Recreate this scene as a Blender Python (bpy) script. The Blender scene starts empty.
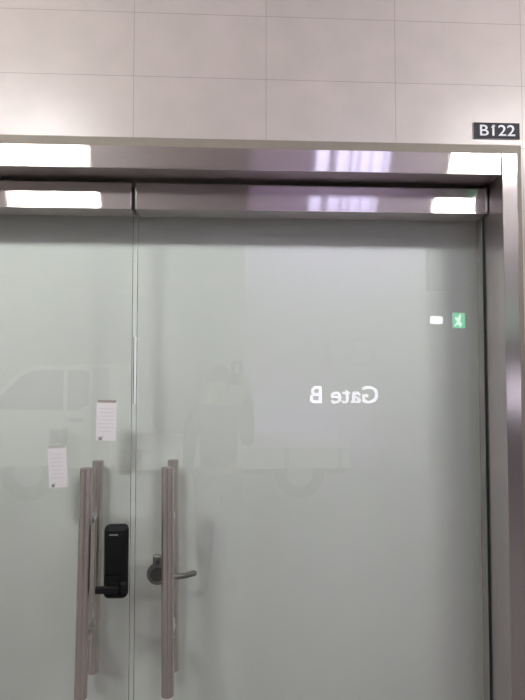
import bpy, bmesh, math, random
from mathutils import Vector, Matrix
random.seed(5)
S = bpy.context.scene
C = S.collection
R = math.radians

# ------------------------------------------------------------------ materials
def mat(name, col, rough=0.5, metal=0.0, emit=None, estr=0.0, spec=0.5, bump=0.0, bscale=60.0, vary=0.0, vscale=6.0):
    m = bpy.data.materials.new(name); m.use_nodes = True
    nt = m.node_tree; b = nt.nodes['Principled BSDF']
    b.inputs['Base Color'].default_value = (*col, 1)
    b.inputs['Roughness'].default_value = rough
    b.inputs['Metallic'].default_value = metal
    b.inputs['Specular IOR Level'].default_value = spec
    if emit:
        b.inputs['Emission Color'].default_value = (*emit, 1)
        b.inputs['Emission Strength'].default_value = estr
    tc = nt.nodes.new('ShaderNodeTexCoord')
    if vary:
        n = nt.nodes.new('ShaderNodeTexNoise'); n.inputs['Scale'].default_value = vscale; n.inputs['Detail'].default_value = 5
        nt.links.new(tc.outputs['Object'], n.inputs['Vector'])
        mx = nt.nodes.new('ShaderNodeMix'); mx.data_type = 'RGBA'
        mx.inputs[6].default_value = (*[c * (1 - vary) for c in col], 1)
        mx.inputs[7].default_value = (*[min(1, c * (1 + vary)) for c in col], 1)
        nt.links.new(n.outputs['Fac'], mx.inputs[0]); nt.links.new(mx.outputs[2], b.inputs['Base Color'])
    if bump:
        n = nt.nodes.new('ShaderNodeTexNoise'); n.inputs['Scale'].default_value = bscale
        nt.links.new(tc.outputs['Object'], n.inputs['Vector'])
        bp = nt.nodes.new('ShaderNodeBump'); bp.inputs['Strength'].default_value = bump; bp.inputs['Distance'].default_value = 0.002
        nt.links.new(n.outputs['Fac'], bp.inputs['Height']); nt.links.new(bp.outputs['Normal'], b.inputs['Normal'])
    return m

def hairline(name, col, alpha, aniso, blur, grain, haze=.13):
    """Stainless steel with a hairline finish: reflections spread along `blur`, fine lines run along `grain`."""
    m = bpy.data.materials.new(name); m.use_nodes = True
    nt = m.node_tree; nt.nodes.clear(); L = nt.links.new
    o = nt.nodes.new('ShaderNodeOutputMaterial'); b = nt.nodes.new('ShaderNodeBsdfAnisotropic')
    b.distribution = 'BECKMANN'; b.inputs['Roughness'].default_value = alpha ** .5; b.inputs['Anisotropy'].default_value = -aniso
    v = nt.nodes.new('ShaderNodeCombineXYZ')
    for i in range(3): v.inputs[i].default_value = blur[i]
    L(v.outputs[0], b.inputs['Tangent'])
    tc = nt.nodes.new('ShaderNodeTexCoord'); mp = nt.nodes.new('ShaderNodeMapping')
    mp.inputs['Scale'].default_value = grain
    n = nt.nodes.new('ShaderNodeTexNoise'); n.inputs['Scale'].default_value = 1; n.inputs['Detail'].default_value = 4
    L(tc.outputs['Object'], mp.inputs['Vector']); L(mp.outputs[0], n.inputs['Vector'])
    mx = nt.nodes.new('ShaderNodeMix'); mx.data_type = 'RGBA'
    mx.inputs[6].default_value = (*[c * .88 for c in col], 1); mx.inputs[7].default_value = (*[min(1, c * 1.1) for c in col], 1)
    L(n.outputs['Fac'], mx.inputs[0]); L(mx.outputs[2], b.inputs['Color'])
    w = nt.nodes.new('ShaderNodeBsdfAnisotropic'); w.inputs['Roughness'].default_value = .5      # soft haze around the sharp reflections
    L(mx.outputs[2], w.inputs['Color'])
    sh = nt.nodes.new('ShaderNodeMixShader'); sh.inputs[0].default_value = haze
    L(b.outputs[0], sh.inputs[1]); L(w.outputs[0], sh.inputs[2]); L(sh.outputs[0], o.inputs[0])
    return m

def glass(name, tint, refl=1.0):
    """Clear toughened glass: thin-surface transmission plus a Schlick mirror reflection."""
    m = bpy.data.materials.new(name); m.use_nodes = True
    nt = m.node_tree; nt.nodes.clear(); L = nt.links.new
    o = nt.nodes.new('ShaderNodeOutputMaterial')
    t = nt.nodes.new('ShaderNodeBsdfTransparent'); t.inputs[0].default_value = (*tint, 1)
    g = nt.nodes.new('ShaderNodeBsdfGlossy'); g.inputs['Roughness'].default_value = 0.0
    g.inputs[0].default_value = (1, 1, 1, 1)
    lw = nt.nodes.new('ShaderNodeLayerWeight'); lw.inputs['Blend'].default_value = 0.5
    p = nt.nodes.new('ShaderNodeMath'); p.operation = 'POWER'; p.inputs[1].default_value = 5
    L(lw.outputs['Facing'], p.inputs[0])
    a = nt.nodes.new('ShaderNodeMath'); a.operation = 'MULTIPLY_ADD'; a.inputs[1].default_value = .955; a.inputs[2].default_value = .045 * refl
    L(p.outputs[0], a.inputs[0])
    mx = nt.nodes.new('ShaderNodeMixShader'); L(a.outputs[0], mx.inputs[0]); L(t.outputs[0], mx.inputs[1]); L(g.outputs[0], mx.inputs[2])
    L(mx.outputs[0], o.inputs[0])
    return m

def tile_mat():
    m = mat('beige_wall_tile', (.56, .50, .485), .32, spec=.35)
    nt = m.node_tree; b = nt.nodes['Principled BSDF']; L = nt.links.new
    tc = nt.nodes.new('ShaderNodeTexCoord'); sp = nt.nodes.new('ShaderNodeSeparateXYZ'); cb = nt.nodes.new('ShaderNodeCombineXYZ')
    L(tc.outputs['Object'], sp.inputs[0])
    def add(s, k):
        q = nt.nodes.new('ShaderNodeMath'); q.operation = 'ADD'; q.inputs[1].default_value = k; L(s, q.inputs[0]); return q.outputs[0]
    L(add(sp.outputs[0], 8 - .0863), cb.inputs[0]); L(add(sp.outputs[2], .1975 * 20 - 2.409), cb.inputs[1])
    br = nt.nodes.new('ShaderNodeTexBrick'); br.offset = 0; br.squash = 1
    br.inputs['Color1'].default_value = (.445, .398, .375, 1); br.inputs['Color2'].default_value = (.46, .412, .388, 1)
    br.inputs['Mortar'].default_value = (.30, .255, .235, 1)
    br.inputs['Scale'].default_value = 1; br.inputs['Mortar Size'].default_value = .0011; br.inputs['Mortar Smooth'].default_value = .35
    br.inputs['Bias'].default_value = 0; br.inputs['Brick Width'].default_value = .4; br.inputs['Row Height'].default_value = .1975
    L(cb.outputs[0], br.inputs['Vector'])
    # old scuffs and specks on the glaze
    n = nt.nodes.new('ShaderNodeTexNoise'); n.inputs['Scale'].default_value = 9; n.inputs['Detail'].default_value = 8
    L(tc.outputs['Object'], n.inputs['Vector'])
    r1 = nt.nodes.new('ShaderNodeMapRange'); r1.inputs[1].default_value = .35; r1.inputs[2].default_value = .7; r1.inputs[3].default_value = .95; r1.inputs[4].default_value = 1.03
    L(n.outputs['Fac'], r1.inputs[0])
    vo = nt.nodes.new('ShaderNodeTexVoronoi'); vo.inputs['Scale'].default_value = 5.5; L(tc.outputs['Object'], vo.inputs['Vector'])
    r2 = nt.nodes.new('ShaderNodeMapRange'); r2.inputs[1].default_value = .018; r2.inputs[2].default_value = .032; r2.inputs[3].default_value = .55; r2.inputs[4].default_value = 1
    L(vo.outputs['Distance'], r2.inputs[0])
    mm = nt.nodes.new('ShaderNodeMath'); mm.operation = 'MULTIPLY'; L(r1.outputs[0], mm.inputs[0]); L(r2.outputs[0], mm.inputs[1])
    mx = nt.nodes.new('ShaderNodeVectorMath'); mx.operation = 'SCALE'; L(br.outputs['Color'], mx.inputs[0]); L(mm.outputs[0], mx.inputs['Scale'])
    L(mx.outputs[0], b.inputs['Base Color'])
    bp = nt.nodes.new('ShaderNodeBump'); bp.invert = True; bp.inputs['Strength'].default_value = .35; bp.inputs['Distance'].default_value = .001
    L(br.outputs['Fac'], bp.inputs['Height']); L(bp.outputs[0], b.inputs['Normal'])
    return m

STEEL = (.60, .555, .55)
M = {
 'tile': tile_mat(),
 'steel_h': hairline('steel_horizontal_hairline', STEEL,   .030, .85, (.03, .02, 1), (1.5, 300, 420)),
 'steel_v': hairline('steel_vertical_hairline', STEEL,   .045, .40, (1, .3, .02), (420, 300, 1.5), .30),
 'bar': hairline('satin_steel_bar', (.70, .645, .61), .06, .75, (.02, .02, 1), (300, 300, 3), .20),
 'steel_u': mat('satin_steel', STEEL, .35, 1.0),
 'chrome': mat('worn_chrome', (.55, .55, .55), .35, 1.0, vary=.1),
 'dull': mat('dull_lock_metal', (.26, .26, .255), .42, 1.0, vary=.15, vscale=40),
 'screw': mat('bright_screw', (.8, .8, .8), .2, 1.0),
 'seal': mat('olive_sealant', (.21, .185, .15), .7, vary=.12, vscale=20),
 'glass': glass('clear_door_glass', (.978, .984, .978)),
 'edge': mat('green_glass_edge', (.16, .20, .175), .25, vary=.1),
 'board': mat('pale_grey_board', (.715, .755, .72), .65, vary=.02, vscale=3),
 'strip': mat('silver_edge_strip', (.90, .90, .92), .4, .0),
 'dark': mat('dark_rubber', (.03, .03, .03), .6),
 'black': mat('black_lock_plastic', (.008, .008, .009), .55, spec=.25, bump=.05, bscale=300),
 'black2': mat('black_gloss', (.008, .008, .009), .4, spec=.25),
 'grey': mat('grey_print', (.25, .25, .26), .5),
 'paper': mat('white_paper', (.80, .79, .80), .8, bump=.05, bscale=80),
 'ink': mat('faded_print', (.70, .65, .71), .8),
 'ink2': mat('brown_tape', (.40, .35, .32), .6),
 'plate': mat('charcoal_plate', (.022, .022, .028), .6, spec=.2),
 'white': mat('white_lettering', (.60, .60, .63), .5),
 'rim': mat('pale_plate_rim', (.56, .53, .53), .4),
 'lamp': mat('white_lamp_diffuser', (.9, .9, .9), .5, emit=(1, .985, .965), estr=80),
 'fill_dim': mat('fill_lamp_diffuser', (.9, .9, .9), .5, emit=(1, .99, .96), estr=13),
 'fill_bright': mat('bright_fill_diffuser', (.9, .9, .9), .5, emit=(1, .99, .96), estr=28),
 'lav': mat('lavender_lamp_tube', (.8, .8, .9), .5, emit=(.68, .69, 1), estr=9),
 'lav2': mat('lavender_lamp_tray', (.6, .55, .7), .5, emit=(.38, .35, .56), estr=1.1),
 'lampf': mat('lamp_housing', (.35, .33, .33), .5),
 'ceil': mat('mauve_painted_ceiling', (.56, .48, .47), .9, vary=.06),
 'floor': mat('warm_grey_floor', (.27, .25, .235), .35, vary=.08, vscale=2),
 'far': mat('pale_grey_paint', (.56, .55, .52), .8, vary=.05),
 'gate': mat('lavender_white_paint', (.66, .60, .72), .8, vary=.03),
 'gate2': mat('faint_violet_paint', (.50, .45, .60), .8),
 'wash2': mat('added_uplight_glow', (.8, .8, .9), .5, emit=(.76, .64, 1), estr=330),
 'wash': mat('added_wash_glow', (.8, .8, .9), .5, emit=(.82, .70, .98), estr=12),
 'lbox': mat('added_panel_glow', (.8, .8, .9), .5, emit=(.90, .85, 1), estr=9),
 'sign': mat('lit_letter', (.9, .9, .95), .5, emit=(.92, .90, 1), estr=9),
 'exit': mat('green_exit_face', (.02, .5, .2), .5, emit=(.03, .85, .35), estr=5),
 'exitw': mat('white_exit_figure', (.9, .9, .9), .5, emit=(.8, 1, .9), estr=9),
 'emer': mat('emergency_lamp_face', (.9, .9, .9), .5, emit=(.95, .97, 1), estr=9),
 'truck': mat('white_truck_paint', (.90, .92, .88), .3, vary=.02),
 'tglass': mat('dark_truck_glass', (.05, .06, .055), .08),
 'tyre': mat('tyre_rubber', (.02, .02, .02), .8),
 'jacket': mat('dark_jacket_cloth', (.07, .07, .08), .9, bump=.2),
 'trous': mat('charcoal_trouser_cloth', (.06, .06, .065), .9, bump=.2),
 'skin': mat('skin', (.55, .36, .27), .5),
 'hair': mat('black_hair', (.015, .013, .012), .6, bump=.6, bscale=120),
 'eye': mat('eye_dark', (.03, .02, .02), .2),
 'lip': mat('lip', (.45, .2, .18), .5),
}

# ------------------------------------------------------------------ mesh helpers
class MB:
    def __init__(s): s.b = bmesh.new()
    def box(s, x0, x1, y0, y1, z0, z1, bev=0.0, seg=2, rot=None):
        r = bmesh.ops.create_cube(s.b, size=1)
        vs = r['verts']
        for v in vs:
            v.co = Vector(((x0 + x1) / 2 + v.co.x * (x1 - x0), (y0 + y1) / 2 + v.co.y * (y1 - y0), (z0 + z1) / 2 + v.co.z * (z1 - z0)))
        if rot: bmesh.ops.rotate(s.b, verts=vs, cent=Vector(((x0 + x1) / 2, (y0 + y1) / 2, (z0 + z1) / 2)), matrix=rot)
        if bev:
            es = list({e for v in vs for e in v.link_edges})
            bmesh.ops.bevel(s.b, geom=es, offset=bev, segments=seg, affect='EDGES', profile=.5)
        return s
    def cyl(s, a, b, r, r2=None, seg=32, bev=0.0):
        a, b = Vector(a), Vector(b); d = b - a
        q = bmesh.ops.create_cone(s.b, cap_ends=True, segments=seg, radius1=r, radius2=r if r2 is None else r2, depth=d.length)
        mt = Matrix.Translation((a + b) / 2) @ d.to_track_quat('Z', 'Y').to_matrix().to_4x4()
        bmesh.ops.transform(s.b, verts=q['verts'], matrix=mt)
        if bev:
            es = [e for e in {e for v in q['verts'] for e in v.link_edges} if any(len(f.verts) > 4 for f in e.link_faces)]
            bmesh.ops.bevel(s.b, geom=es, offset=bev, segments=2, affect='EDGES')
        return s
    def tube(s, pts, r, seg=16):
        pts = [Vector(p) for p in pts]
        for a, b in zip(pts, pts[1:]): s.cyl(a, b, r, seg=seg)
        for p in pts: s.ball(p, r * 1.0)
        return s
    def ball(s, c, r, sc=(1, 1, 1), u=20, v=14):
        q = bmesh.ops.create_uvsphere(s.b, u_segments=u, v_segments=v, radius=r)
        for w in q['verts']: w.co = Vector((w.co.x * sc[0], w.co.y * sc[1], w.co.z * sc[2])) + Vector(c)
        return s
    def prism(s, pts, y0, y1, bev=0.0):
        """outline of (x, z) points carried from y0 to y1"""
        a = [s.b.verts.new((x, y0, z)) for x, z in pts]
        f = s.b.faces.new(a)
        r = bmesh.ops.extrude_face_region(s.b, geom=[f])
        vs = [g for g in r['geom'] if isinstance(g, bmesh.types.BMVert)]
        for v in vs: v.co.y = y1
        if bev:
            es = list({e for v in a + vs for e in v.link_edges})
            bmesh.ops.bevel(s.b, geom=es, offset=bev, segments=3, affect='EDGES')
        return s
    def build(s, name, m, parent=None, smooth=False):
        bmesh.ops.recalc_face_normals(s.b, faces=s.b.faces[:])
        me = bpy.data.meshes.new(name); s.b.to_mesh(me); s.b.free()
        me.materials.append(m)
        if smooth:
            me.polygons.foreach_set('use_smooth', [True] * len(me.polygons))
            try: me.set_sharp_from_angle(angle=R(35))
            except Exception: pass
        o = bpy.data.objects.new(name, me); C.objects.link(o)
        if parent is not None: attach(o, parent)
        return o

def attach(o, p):
    bpy.context.view_layer.update()
    o.parent = p; o.matrix_parent_inverse = world(p).inverted()

def world(o):
    m = o.matrix_basis.copy()
    while o.parent is not None:
        m = o.parent.matrix_basis @ o.matrix_parent_inverse @ m if False else (o.parent.matrix_basis @ (o.matrix_parent_inverse @ m))
        o = o.parent
    return m

def tag(o, label, cat=None, group=None, kind=None):
    o['label'] = label
    if cat: o['category'] = cat
    if group: o['group'] = group
    if kind: o['kind'] = kind
    return o

def empty(name, loc):
    o = bpy.data.objects.new(name, None); C.objects.link(o); o.location = loc
    o.empty_display_size = .1
    return o

def copy_tree(o, parent=None, shift=Vector((0, 0, 0))):
    c = o.copy(); C.objects.link(c)
    if parent is None: c.location = o.location + shift
    else: c.parent = parent; c.matrix_parent_inverse = o.matrix_parent_inverse
    for ch in [x for x in C.objects if x.parent is o]: copy_tree(ch, c)
    return c

def letters(name, text, x0, x1, z0, z1, y, depth, m, parent, face=-1, bold=.0):
    """Raised lettering on a wall; face -1 looks towards -y, +1 looks towards +y."""
    cu = bpy.data.curves.new(name, 'FONT'); cu.body = text; cu.extrude = .5; cu.offset = bold; cu.resolution_u = 6
    t = bpy.data.objects.new(name, cu); C.objects.link(t)
    bpy.context.view_layer.update()
    me = bpy.data.meshes.new_from_object(t.evaluated_get(bpy.context.evaluated_depsgraph_get()))
    bpy.data.objects.remove(t)
    xs = [v.co.x for v in me.vertices]; ys = [v.co.y for v in me.vertices]; zs = [v.co.z for v in me.vertices]
    for v in me.vertices:
        fx = (v.co.x - min(xs)) / (max(xs) - min(xs)); fz = (v.co.y - min(ys)) / (max(ys) - min(ys)); fd = (v.co.z - min(zs)) / (max(zs) - min(zs))
        v.co = Vector((x0 + fx * (x1 - x0) if face < 0 else x1 - fx * (x1 - x0), y + face * depth * fd, z0 + fz * (z1 - z0)))
    me.materials.clear(); me.materials.append(m); me.update()
    o = bpy.data.objects.new(name, me); C.objects.link(o)
    if parent is not None: attach(o, parent)
    return o

def letter_sign(name, text, x0, x1, z0, z1, y, depth, m, bold, label):
    """Wall lettering facing +y whose letters are parts of one sign"""
    t = empty(name, ((x0 + x1) / 2, y, z0)); tag(t, label, 'sign')
    src = letters('letter', text, x0, x1, z0, z1, y, depth, m, None, 1, bold)
    bm = bmesh.new(); bm.from_mesh(src.data); bmesh.ops.remove_doubles(bm, verts=bm.verts, dist=1e-5); seen = set(); isl = []
    for v in bm.verts:
        if v in seen: continue
        st, g = [v], set()
        while st:
            q = st.pop()
            if q in g: continue
            g.add(q); st += [e.other_vert(q) for e in q.link_edges]
        seen |= g; isl.append(g)
    bpy.data.objects.remove(src)
    for g in isl:
        me = bpy.data.meshes.new('letter'); ix = {v: i for i, v in enumerate(g)}
        fs = [[ix[v] for v in f.verts] for f in bm.faces if f.verts[0] in g]
        me.from_pydata([v.co[:] for v in ix], [], fs); me.materials.append(m); me.materials.append(M['lampf'])
        for p in me.polygons:
            if abs(p.normal.y) < .7: p.material_index = 1        # dull metal sides
        o = bpy.data.objects.new('letter', me); C.objects.link(o); attach(o, t)
    return t

# ------------------------------------------------------------------ the setting
XL, XR, YB, ZC = -8.0, 7.0, -11.0, 3.5
w = MB().box(XL, XR, 0, .35, 2.2195, ZC + .1).box(.878, XR, 0, .35, 0, 2.2195).box(XL, -1.62, 0, .35, 0, 2.2195).build('wall_front', M['tile'])
tag(w, 'beige tiled wall above and beside the glass double door', 'wall', kind='structure')
o = MB().box(XL, XR, YB, .6, -.1, 0).build('floor', M['floor']); tag(o, 'warm grey painted floor reaching back from the glass doors', 'floor', kind='structure')
o = MB().box(XL, XR, YB, .6, ZC, ZC + .1).build('ceiling', M['ceil']); tag(o, 'mauve grey painted ceiling over the parking bay', 'ceiling', kind='structure')
o = MB().box(XL - .1, XL, YB, .6, 0, ZC).build('wall_left', M['far']); tag(o, 'pale green side wall off to the left', 'wall', kind='structure')
o = MB().box(XR, XR + .1, YB, .6, 0, ZC).build('wall_right', M['far']); tag(o, 'pale green side wall off to the right', 'wall', kind='structure')
o = MB().box(XL, XR, YB - .1, YB, 0, ZC).build('wall_back', M['far']); tag(o, 'pale green far wall beyond the parked truck', 'wall', kind='structure')
o = MB().box(-1.62, .878, .212, .242, 0, 2.2195).build('wall_inner', M['board']); tag(o, 'plain pale grey board close behind the glass doors', 'wall', kind='structure')
gw = MB().box(.12, 3.0, -6.75, -6.4, 0, ZC).build('wall_opposite', M['gate']); tag(gw, 'lavender white wall carrying the gate sign, reflected in the glass', 'wall', kind='structure')
o = MB().box(-1.62, .878, .0, .212, .0, .004).build('trim_3', M['steel_h']); tag(o, 'flat steel threshold under the glass doors', 'trim', kind='structure')

# steel door frame
fr = empty('trim_1', (0, 0, 0)); tag(fr, 'stainless steel frame around the glass double door', 'door frame', kind='structure')
MB().box(-1.60, .8065, -.02, .15, 2.119, 2.1865, .0015).build('lintel', M['steel_h'], fr)
MB().box(.809, .857, -.02, .16, 0, 2.1865, .0015).build('jamb', M['steel_v'], fr)
MB().box(-1.60, -1.552, -.02, .16, 0, 2.118, .0015).build('jamb', M['steel_v'], fr)
MB().box(.8047, .8088, .107, .116, .004, 2.022, .0005).build('dark_gap_strip', M['dark'], fr)  # dark strip added to draw the shaded gap beside the right leaf
# sealant line between the steel and the tiles
sl = MB().box(-1.62, .878, -.006, .14, 2.186, 2.2195, .002).box(.8565, .878, -.006, .14, 0, 2.186, .002).build('trim_2', M['seal'])
tag(sl, 'olive grey sealant line between steel frame and beige tiles', 'trim', kind='structure')

def plain_undersides(o):
    """level faces of a rail have no hairline across the view: plain satin steel"""
    o.data.materials.append(M['steel_u'])
    for p in o.data.polygons:
        if abs(p.normal.z) > .7: p.material_index = 1
for o in list(fr.children): plain_undersides(o)

# ------------------------------------------------------------------ doors
def leaf(name, x0, x1, label):
    d = empty(name, ((x0 + x1) / 2, .11, 0)); tag(d, label, 'door', kind='structure')
    g = MB().box(x0 + .0015, x1 - .0015, .104, .116, .06, 2.06).build('glass_panel', M['glass'], d)
    g.data.materials.append(M['edge'])
    for p in g.data.polygons:
        if abs(p.normal.x) > .5 or abs(p.normal.z) > .5: p.material_index = 1
    MB().box(x0, x1, .07, .15, 2.026, 2.108, .003).box(x0 + .0005, x1 - .0005, .0675, .1525, 2.0245, 2.0325, .001).build('top_rail', M['steel_h'], d)
    plain_undersides([x for x in C.objects if x.parent is d and x.name.startswith('top_rail')][-1])
    MB().box(x0, x1, .07, .15, .012, .10, .003).build('bottom_rail', M['steel_h'], d)
    return d

def handle(d, x_top, x_bot, z1=1.2285, z0=.5565):
    def X(z): return x_bot + (x_top - x_bot) * (z - z0) / (z1 - z0)
    hb = MB().cyl((X(z0), .044, z0), (X(z1), .044, z1), .0185, seg=40, bev=.0015).build('pull_handle', M['bar'], d, True)
    MB().cyl((X(z0), .176, z0), (X(z1), .176, z1), .0175, seg=40, bev=.0015).build('inner_bar', M['bar'], hb, True)
    for z in (1.06, .724):
        MB().cyl((X(z), .05, z), (X(z), .170, z), .0085, seg=24).cyl((X(z), .096, z), (X(z), .124, z), .014, seg=24, bev=.001).build('standoff', M['chrome'], hb, True)
        MB().cyl((X(z) + .0155, .044, z + .004), (X(z) + .0205, .044, z + .004), .0035, seg=16).build('set_screw', M['screw'], hb, True)

d1 = leaf('door_1', -1.548, -.3305, 'left glass door leaf with two paper slips and a black lock')
d2 = leaf('door_2', -.3185, .8045, 'right glass door leaf with the round inner lock and lever')
handle(d1, -.4510, -.4590)
handle(d2, -.2090, -.2045)
# end block of the right rail
MB().box(.7975, .8045, .0685, .1515, 2.0255, 2.1085, .001).build('rail_end_cap', M['chrome'], d2)
# slim strip on the meeting edge
st = MB().box(-.3228, -.3165, .095, .1035, 1.417, 1.627, .001).build('edge_strip', M['strip'], d2)
MB().box(-.3256, -.3229, .0965, .1035, 1.417, 1.627).build('strip_seal', M['dull'], st)

# digital lock on the left leaf, outside
lk = MB().box(-.4045, -.3315, .064, .104, .829, 1.050, .017, 4).build('digital_lock', M['black'], d1, True)
MB().box(-.3985, -.3375, .0605, .066, .905, 1.038, .0025, 3).build('keypad_cover', M['black2'], lk, True)
MB().box(-.3850, -.3590, .0596, .0612, 1.0225, 1.0265).build('indicator_line', M['grey'], lk)
MB().cyl((-.368, .068, .868), (-.368, .044, .868), .016, seg=28, bev=.002).build('lever_hub', M['black'], lk, True)
MB().box(-.4225, -.352, .042, .055, .855, .877, .005, 3).build('lever', M['black'], lk, True)
MB().box(-.352, -.3290, .052, .066, .850, .884, .006, 3).build('side_grip', M['black'], lk, True)

# round lock with lever on the right leaf, inside
rl = MB().cyl((-.2482, .1165, .883), (-.2482, .134, .883), .034, seg=40, bev=.005).build('lever_lock', M['dull'], d2, True)
MB().box(-.2640, -.2330, .118, .138, .905, .941, .008, 3).build('key_cylinder', M['dull'], rl, True)
MB().cyl((-.2482, .134, .883), (-.2482, .150, .883), .014, seg=24, bev=.002).build('lever_neck', M['dull'], rl, True)
MB().tube([(-.2482, .152, .876), (-.205, .155, .860), (-.168, .156, .862), (-.136, .152, .872)], .0085).build('lever', M['dull'], rl, True)
MB().box(-.2560, -.2404, .138, .146, .912, .934, .003, 3).build('thumb_turn', M['dark'], rl, True)
MB().cyl((-.2482, .1162, .883), (-.2482, .1168, .883), .022, seg=32).cyl((-.2482, .1162, .920), (-.2482, .1176, .920), .007, seg=16).build('clamp_plate', M['dark'], rl)

# ------------------------------------------------------------------ paper slips
def slip(cx, cz, wd, ht, rot, label, taped):
    n = MB().box(cx - wd / 2, cx + wd / 2, .1028, .1036, cz - ht / 2, cz + ht / 2).build('paper_notice', M['paper'])
    b = MB()
    for k in range(7):
        z = cz + ht * (.30 - .095 * k); ww = wd * random.uniform(.30, .40)
        b.box(cx - wd * .38, cx - wd * .38 + 2 * ww, .1024, .1029, z, z + .002)
    b.box(cx - wd * .30, cx - wd * .12, .1024, .1029, cz - ht * .44, cz - ht * .38)
    b.build('printed_text', M['ink'], n)
    b = MB().box(cx - wd * .46, cx + wd * .46, .1020, .1029, cz + ht * .46, cz + ht * .525).build('tape', M['ink2'] if taped else M['rim'], n)
    b = MB().box(cx - wd * .36, cx - wd * .20, .1022, .1029, cz - ht * .485, cz - ht * .41).build('printed_mark', M['grey'], n)
    piv = Matrix.Translation((cx, .103, cz)) @ Matrix.Rotation(rot, 4, 'Y') @ Matrix.Translation((-cx, -.103, -cz))
    n.matrix_basis = piv
    return tag(n, label, 'notice', 'paper slips stuck on the left glass door')
slip(-.4078, 1.3640, .0625, .123, R(.8), 'upper white paper slip stuck near the door gap', True)
slip(-.5555, 1.2222, .0565, .127, R(-3.2), 'lower tilted white paper slip left of the steel handle', False)

# ------------------------------------------------------------------ room number plate
pl = MB().box(  .7285, .8760, -.004, 0, 2.2385, 2.2895, .0008).build('room_sign', M['rim'])
tag(pl, 'charcoal room number plate reading B122 on the beige tiles', 'sign')
MB().box(.7297, .8748, -.0052, -.0038, 2.2396, 2.2886).build('sign_face', M['plate'], pl)
letters('lettering', 'B122', .7490, .8600, 2.2475, 2.2815, -.0051, .0010, M['white'], pl, -1, .006)
MB().prism([(.7965, 2.2815), (.7915, 2.2815), (.7855, 2.2765), (.7855, 2.2715), (.7915, 2.2755), (.7965, 2.2755)], -.0061, -.0050).build('numeral_flag', M['white'], pl)

# ------------------------------------------------------------------ lamps over the door
def lamp(x0, x1, y0, y1, m, label, tubes=None, zt=2.655, name='ceiling_light', grp=None):
    t = empty(name, ((x0 + x1) / 2, (y0 + y1) / 2, zt)); tag(t, label, 'lamp', grp)
    b = MB().box(x0 - .012, x1 + .012, y0 - .012, y1 + .012, zt - .035, zt, .004)
    b.build('housing', M['lampf'], t)
    MB().box(x0, x1, y0, y1, zt - .150, zt - .0345, .004).build('diffuser', m, t)
    for x in (x0 + .06, x1 - .06):
        MB().cyl((x, (y0 + y1) / 2, zt), (x, (y0 + y1) / 2, ZC), .004, seg=12).build('hanger', M['chrome'], t)
    for a, c in tubes or ():
        MB().box(x0 + (x1 - x0) * a, x0 + (x1 - x0) * c, y0 - .004, y1 + .004, zt - .162, zt - .04, .006, 3).build('light_tube', M['lav'], t)
    return t
lamp(-1.225, -.765, -1.15, -1.05, M['lamp'], 'white hanging lamp reflected at the left of the steel lintel', None, 2.77)
lamp(1.135, 1.62, -1.15, -1.05, M['lamp'], 'white hanging lamp reflected at the right end of the lintel', None, 2.77)
lamp(.390, .772, -1.19, -1.01, M['lav2'], 'lavender striped lamp reflected right of the lintel middle',
     [(.03, .19), (.30, .455), (.50, .57), (.61, .735), (.765, .91), (.945, 1.0)], 2.77)
G4 = 'added fill lamps out of sight over the parking bays'  # unseen lamps added as fill light, kept clear of the mirrored view
lamp(-5.2, -3.6, -2.3, -2.0, M['fill_bright'], 'added long fill lamp hanging to the left of the truck', None, 2.9, grp=G4)
lamp(3.2, 4.8, -2.3, -2.0, M['fill_dim'], 'added long fill lamp hanging to the right of the doors', None, 2.9, grp=G4)
lamp(-7.2, -5.8, -9.2, -8.6, M['fill_dim'], 'added long fill lamp hanging by the far left corner', None, 2.9, grp=G4)

ww = empty('added_washer', (1.56, -6.1, 3.4)); tag(ww, 'added lavender wash light along the top of the gate wall', 'lamp')  # invented source, tints the gate wall lavender from above
MB().box(.14, 2.98, -5.77, -5.75, 3.33, ZC, .003).box(.14, 2.98, -6.30, -5.75, ZC - .03, ZC, .003).build('trough', M['gate'], ww)
MB().box(.20, 2.92, -5.87, -5.80, 3.39, 3.46, .006).build('light_tube', M['wash'], ww)
up = empty('fill_uplight', (.95, -6.2, 0)); tag(up, 'added lavender floor uplight at the foot of the gate wall behind the truck bed', 'lamp')  # invented source hidden by the truck bed, lights the gate wall from below
MB().box(.25, 1.70, -6.28, -6.24, 0, .10, .004).box(.25, 1.70, -6.28, -6.18, 0, .02, .004).box(.25, 1.70, -6.20, -6.18, 0, .10, .004).build('housing', M['lampf'], up)
MB().box(.28, 1.67, -6.236, -6.204, .03, .075, .004).build('light_tube', M['wash2'], up)
lb = empty('added_light_box', (3.2, -3.7, 0)); tag(lb, 'added lavender glow panel reflected low in the right steel jamb', 'sign')  # invented glowing panel, added only for the pale band on the jamb
MB().box(3.02, 3.38, -3.80, -3.70, 1.10, 1.50, .01).build('housing', M['lampf'], lb)
MB().box(3.05, 3.35, -3.70, -3.692, 1.14, 1.46, .002).build('lit_face', M['lbox'], lb)
MB().cyl((3.2, -3.75, 0), (3.2, -3.75, 1.10), .03).cyl((3.2, -3.75, 0), (3.2, -3.75, .02), .18).build('post', M['chrome'], lb, True)

# ------------------------------------------------------------------ gate sign and exit signs (seen in the glass)
letter_sign('gate_sign', 'Gate B', 1.13, 2.205, 1.016, 1.283, -6.40, .02, M['sign'], .003, 'lit white Gate B lettering mirrored in the right glass door')
letter_sign('level_sign', 'B1', 1.35, 2.18, 1.60, 2.05, -6.40, .006, M['gate2'], .0, 'faint large B1 lettering mirrored above the gate lettering')

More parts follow.
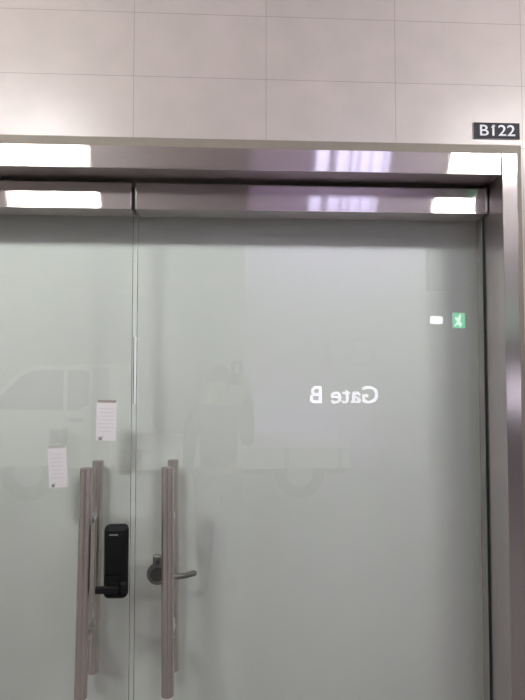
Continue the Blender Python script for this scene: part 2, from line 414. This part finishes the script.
ex = empty('exit_sign', (3.61, -6.6, 2.34)); tag(ex, 'glowing green exit sign mirrored at the right of the door', 'sign')
MB().box(3.49, 3.73, -6.66, -6.605, 2.20, 2.48, .006).build('housing', M['lampf'], ex)
MB().box(3.505, 3.715, -6.606, -6.600, 2.215, 2.465).build('lit_face', M['exit'], ex)
MB().ball((3.63, -6.598, 2.42), .022, (1, .3, 1)).tube([(3.62, -6.598, 2.385), (3.60, -6.598, 2.325)], .02, 10).tube([(3.60, -6.598, 2.32), (3.645, -6.598, 2.285), (3.625, -6.598, 2.24)], .012, 10).tube([(3.60, -6.598, 2.32), (3.575, -6.598, 2.275), (3.545, -6.598, 2.265)], .012, 10).tube([(3.62, -6.598, 2.38), (3.575, -6.598, 2.355), (3.56, -6.598, 2.385)], .009, 8).build('running_figure', M['exitw'], ex)
for x in (3.54, 3.68): MB().cyl((x, -6.63, 2.48), (x, -6.63, ZC), .006, seg=10).build('hanger', M['chrome'], ex)
em = empty('emergency_light', (3.24, -6.6, 2.33)); tag(em, 'small white emergency lamp mirrored left of the exit sign', 'lamp')
MB().box(3.11, 3.37, -6.66, -6.605, 2.25, 2.43, .006).build('housing', M['far'], em)
MB().box(3.14, 3.34, -6.607, -6.598, 2.285, 2.405, .003).build('lit_face', M['emer'], em)
for x in (3.16, 3.32): MB().cyl((x, -6.63, 2.43), (x, -6.63, ZC), .006, seg=10).build('hanger', M['chrome'], em)

# ------------------------------------------------------------------ truck (seen in the glass)
tr = empty('flatbed_truck', (-.7, -5.3, 0)); tag(tr, 'white flatbed truck with dark windows mirrored in the left glass door', 'truck')
y0, y1 = -4.5, -6.1
cab = MB().prism([(-3.15, .38), (-1.46, .38), (-1.46, 1.60), (-2.36, 1.59), (-2.52, 1.54), (-2.98, 1.12), (-3.12, .98)], y0, y1, .03).build('cab', M['truck'], tr, True)
sw = MB().prism([(-2.90, 1.075), (-1.86, 1.055), (-1.745, 1.12), (-1.735, 1.50), (-1.80, 1.53), (-2.38, 1.525), (-2.52, 1.46)], y0 + .006, y0 - .03, .004).build('side_window', M['tglass'], cab)
MB().box(-2.03, -1.985, y0 + .012, y0 - .02, 1.06, 1.53).build('window_divider', M['truck'], sw)
MB().box(-1.70, -1.50, y0 + .01, y0 - .02, .42, 1.56, .004).build('cab_pillar', M['far'], cab)
MB().box(-1.95, -1.80, y0 + .03, y0, .93, .965, .008).build('door_handle', M['tglass'], cab, True)
MB().prism([(-2.97, 1.13), (-2.53, 1.53), (-2.50, 1.53), (-2.94, 1.10)], y0 - .12, y1 + .12).build('windscreen', M['tglass'], cab)
MB().box(-2.12, -1.97, y0 + .16, y0 + .06, .70, .84, .02).box(-2.06, -2.03, y0 + .08, y0, .74, .78).build('side_mirror', M['tyre'], cab, True)
MB().box(-3.20, -3.10, y0 - .1, y1 + .1, .40, .56, .02).build('bumper', M['tyre'], cab, True)
bed = MB().box(-1.42, 1.35, y0, y1, .36, .60, .01).build('cargo_bed', M['truck'], tr)
MB().box(-1.42, 1.35, y0 - .2, y1 + .2, .26, .36).build('chassis', M['tyre'], tr)
for k in range(5):
    MB().box(-1.36 + k * .64, -1.30 + k * .64, y0 + .012, y0, .36, .60).build('side_stake', M['far'], bed)
for x in (-2.43, .75):
    for y in (y0 - .02, y1 + .22):
        wl = MB().cyl((x, y, .33), (x, y - .2, .33), .33 if x < 0 else .30, seg=40, bev=.03)
        if x > 0:
            wl = MB().cyl((x, y, .30), (x, y - .2, .30), .30, seg=40, bev=.03)
        wo = wl.build('wheel', M['tyre'], tr, True)
        zz = .33 if x < 0 else .30
        MB().cyl((x, y + .004, zz), (x, y - .204, zz), .17, seg=32, bev=.01).build('hub', M['chrome'], wo, True)

# ------------------------------------------------------------------ person taking the photograph (seen in the glass)
def skin(name, chains, m, parent=None, sub=2):
    """chains: lists of (x, y, z, r); a chain whose first point repeats an existing point branches from it"""
    me = bpy.data.meshes.new(name); vs, es, rs, roots, idx = [], [], [], [], {}
    for ch in chains:
        prev = None
        for i, p in enumerate(ch):
            k = tuple(round(q, 4) for q in p[:3])
            if k not in idx:
                idx[k] = len(vs); vs.append(p[:3]); r = p[3]; rs.append(r if isinstance(r, tuple) else (r, r))
                if i == 0: roots.append(idx[k])
            if prev is not None: es.append((prev, idx[k]))
            prev = idx[k]
    me.from_pydata(vs, es, []); o = bpy.data.objects.new(name, me); C.objects.link(o)
    md = o.modifiers.new('Skin', 'SKIN'); md.use_smooth_shade = True
    sv = me.skin_vertices[0].data if me.skin_vertices else None
    if sv is None:
        bpy.context.view_layer.objects.active = o; sv = o.data.skin_vertices[0].data
    for i, r in enumerate(rs): sv[i].radius = r
    for i in roots: sv[i].use_root = True
    s = o.modifiers.new('Subdivision', 'SUBSURF'); s.levels = sub; s.render_levels = sub
    bpy.context.view_layer.update()
    ev = bpy.data.meshes.new_from_object(o.evaluated_get(bpy.context.evaluated_depsgraph_get()))
    bpy.data.objects.remove(o)
    ev.materials.clear(); ev.materials.append(m); ev.name = name
    o = bpy.data.objects.new(name, ev); C.objects.link(o)
    if parent is not None: attach(o, parent)
    return o

PX, PY = -.13, -1.97
def P(x, y, z, r): return (PX + x, PY + y, z, r)
pel = P(0, 0, .80, (.125, .10))
torso = [pel, P(0, 0, .93, (.115, .09)), P(0, -.005, 1.08, (.13, .10)), P(0, -.01, 1.20, (.135, .095)), P(0, -.005, 1.275, (.075, .07)), P(0, .005, 1.325, .048),
         P(0, .015, 1.375, (.062, .07)), P(0, .02, 1.43, (.076, .09)), P(0, .012, 1.49, (.076, .092)), P(0, .0, 1.535, (.045, .055))]
chest = torso[3]
# right hand holds the phone up beside the lens, left hand steadies it
armR = [chest, P(.15, -.01, 1.225, .052), P(.185, .02, 1.16, .047), P(.205, .08, 1.02, .040), P(.205, .20, 1.13, .036), P(.198, .30, 1.36, .026), P(.199, .335, 1.42, (.024, .016)), P(.199, .350, 1.465, (.022, .013))]
armL = [chest, P(-.15, -.01, 1.225, .052), P(-.185, .015, 1.16, .047), P(-.205, .02, .98, .040), P(-.215, .05, .80, .028), P(-.215, .065, .74, (.026, .017)), P(-.213, .075, .70, (.024, .014))]
legR = [pel, P(.085, 0, .74, .085), P(.09, .01, .44, .057), P(.095, -.01, .25, .052), P(.095, -.02, .075, .036), P(.098, .05, .035, .034), P(.10, .13, .025, .026)]
legL = [pel, P(-.085, 0, .74, .085), P(-.09, .01, .44, .057), P(-.10, -.01, .25, .052), P(-.10, -.02, .075, .036), P(-.105, .05, .035, .034), P(-.11, .13, .025, .026)]
fingers = []
for k, ln in enumerate((.052, .060, .056, .044)):          # right hand: fingers close around the far edge of the phone
    z = 1.478 - k * .018
    fingers.append([P(.188, .356, z, .0085), P(.178, .384, z + .004, .0080), P(.160, .395, z + .006, .0076), P(.160 - ln * .4, .3925, z + .006, .0065)])
fingers.append([P(.195, .345, 1.44, .010), P(.180, .350, 1.485, .009), P(.158, .356, 1.512, .0075)])   # thumb on the near face
for k, ln in enumerate((.060, .068, .063, .050)):          # left hand hangs, slightly curled
    y = .105 - k * .019
    fingers.append([P(-.213, y - .008, .705, .0085), P(-.211, y + .002, .705 - ln * .45, .0082), P(-.203, y + .006, .705 - ln * .8, .0075), P(-.193, y + .006, .705 - ln * 1.1, .0065)])
fingers.append([P(-.210, .09, .735, .010), P(-.203, .115, .705, .009), P(-.197, .124, .675, .0075)])
pe = skin('person', [torso, armR, armL, legR, legL] + fingers, M['skin'])
tag(pe, 'dark clothed person holding up a phone, mirrored faintly in the glass', 'person')
g = 1.13
def fat(ch, k=1.15, add=.004): return [(p[0], p[1], p[2], tuple(q * k + add for q in (p[3] if isinstance(p[3], tuple) else (p[3], p[3])))) for p in ch]
skin('jacket', [fat(torso[:5]), fat(armR[:6]), fat(armL[:5])], M['jacket'], pe)
skin('trousers', [fat([torso[0]], 1.08) + fat(legR[1:5]), fat([torso[0]], 1.08) + fat(legL[1:5])], M['trous'], pe)
for s in (legR, legL): skin('shoe', [fat(s[4:], 1.1, .006)], M['black'], pe)
hx, hy = PX, PY
MB().ball((hx, hy - .004, 1.478), .1, (.90, 1.08, .92)).ball((hx, hy - .035, 1.43), .088, (.92, .85, 1.0)).build('hair', M['hair'], pe, True)
for s in (-1, 1):
    MB().ball((hx + s * .03, hy + .104, 1.452), .0105, (1.2, .6, .8)).build('eye', M['eye'], pe, True)
    MB().ball((hx + s * .088, hy + .01, 1.44), .024, (.35, .7, 1.2)).build('ear', M['skin'], pe, True)
MB().ball((hx, hy + .116, 1.425), .013, (.9, 1.1, 1.5)).build('nose', M['skin'], pe, True)
MB().ball((hx, hy + .098, 1.395), .018, (1.2, .5, .4)).build('mouth', M['lip'], pe, True)

ph = MB().box(-.040, .036, -1.600, -1.591, 1.43, 1.585, .004, 3).build('phone', M['black2'])
tag(ph, 'black phone held up by the person mirrored in the glass', 'phone')
MB().box(-.037, .033, -1.6006, -1.5998, 1.437, 1.578).build('screen', M['plate'], ph)
MB().box(-.012, .012, -1.5912, -1.588, 1.505, 1.56, .001).build('camera_bump', M['chrome'], ph)

# ------------------------------------------------------------------ world, camera, view
wd = bpy.data.worlds.new('World'); S.world = wd; wd.use_nodes = True
wd.node_tree.nodes['Background'].inputs[0].default_value = (.8, .82, .85, 1)
wd.node_tree.nodes['Background'].inputs[1].default_value = .2
cam = bpy.data.cameras.new('camera'); co = bpy.data.objects.new('camera', cam); C.objects.link(co)
co.location = (0, -1.57, 1.52)
co.rotation_euler = (R(90 + 2.273), 0, R(-2.756))
cam.sensor_fit = 'VERTICAL'; cam.sensor_height = 36; cam.lens = 526 / 700 * 36
cam.clip_start = .01
S.camera = co
S.view_settings.view_transform = 'Standard'; S.view_settings.look = 'None'
S.view_settings.gamma = 1; S.view_settings.exposure = 0; S.view_settings.use_curve_mapping = False
S.cycles.use_denoising = True
S.cycles.max_bounces = 14; S.cycles.transparent_max_bounces = 16; S.cycles.diffuse_bounces = 6; S.cycles.glossy_bounces = 6
S.cycles.caustics_reflective = True
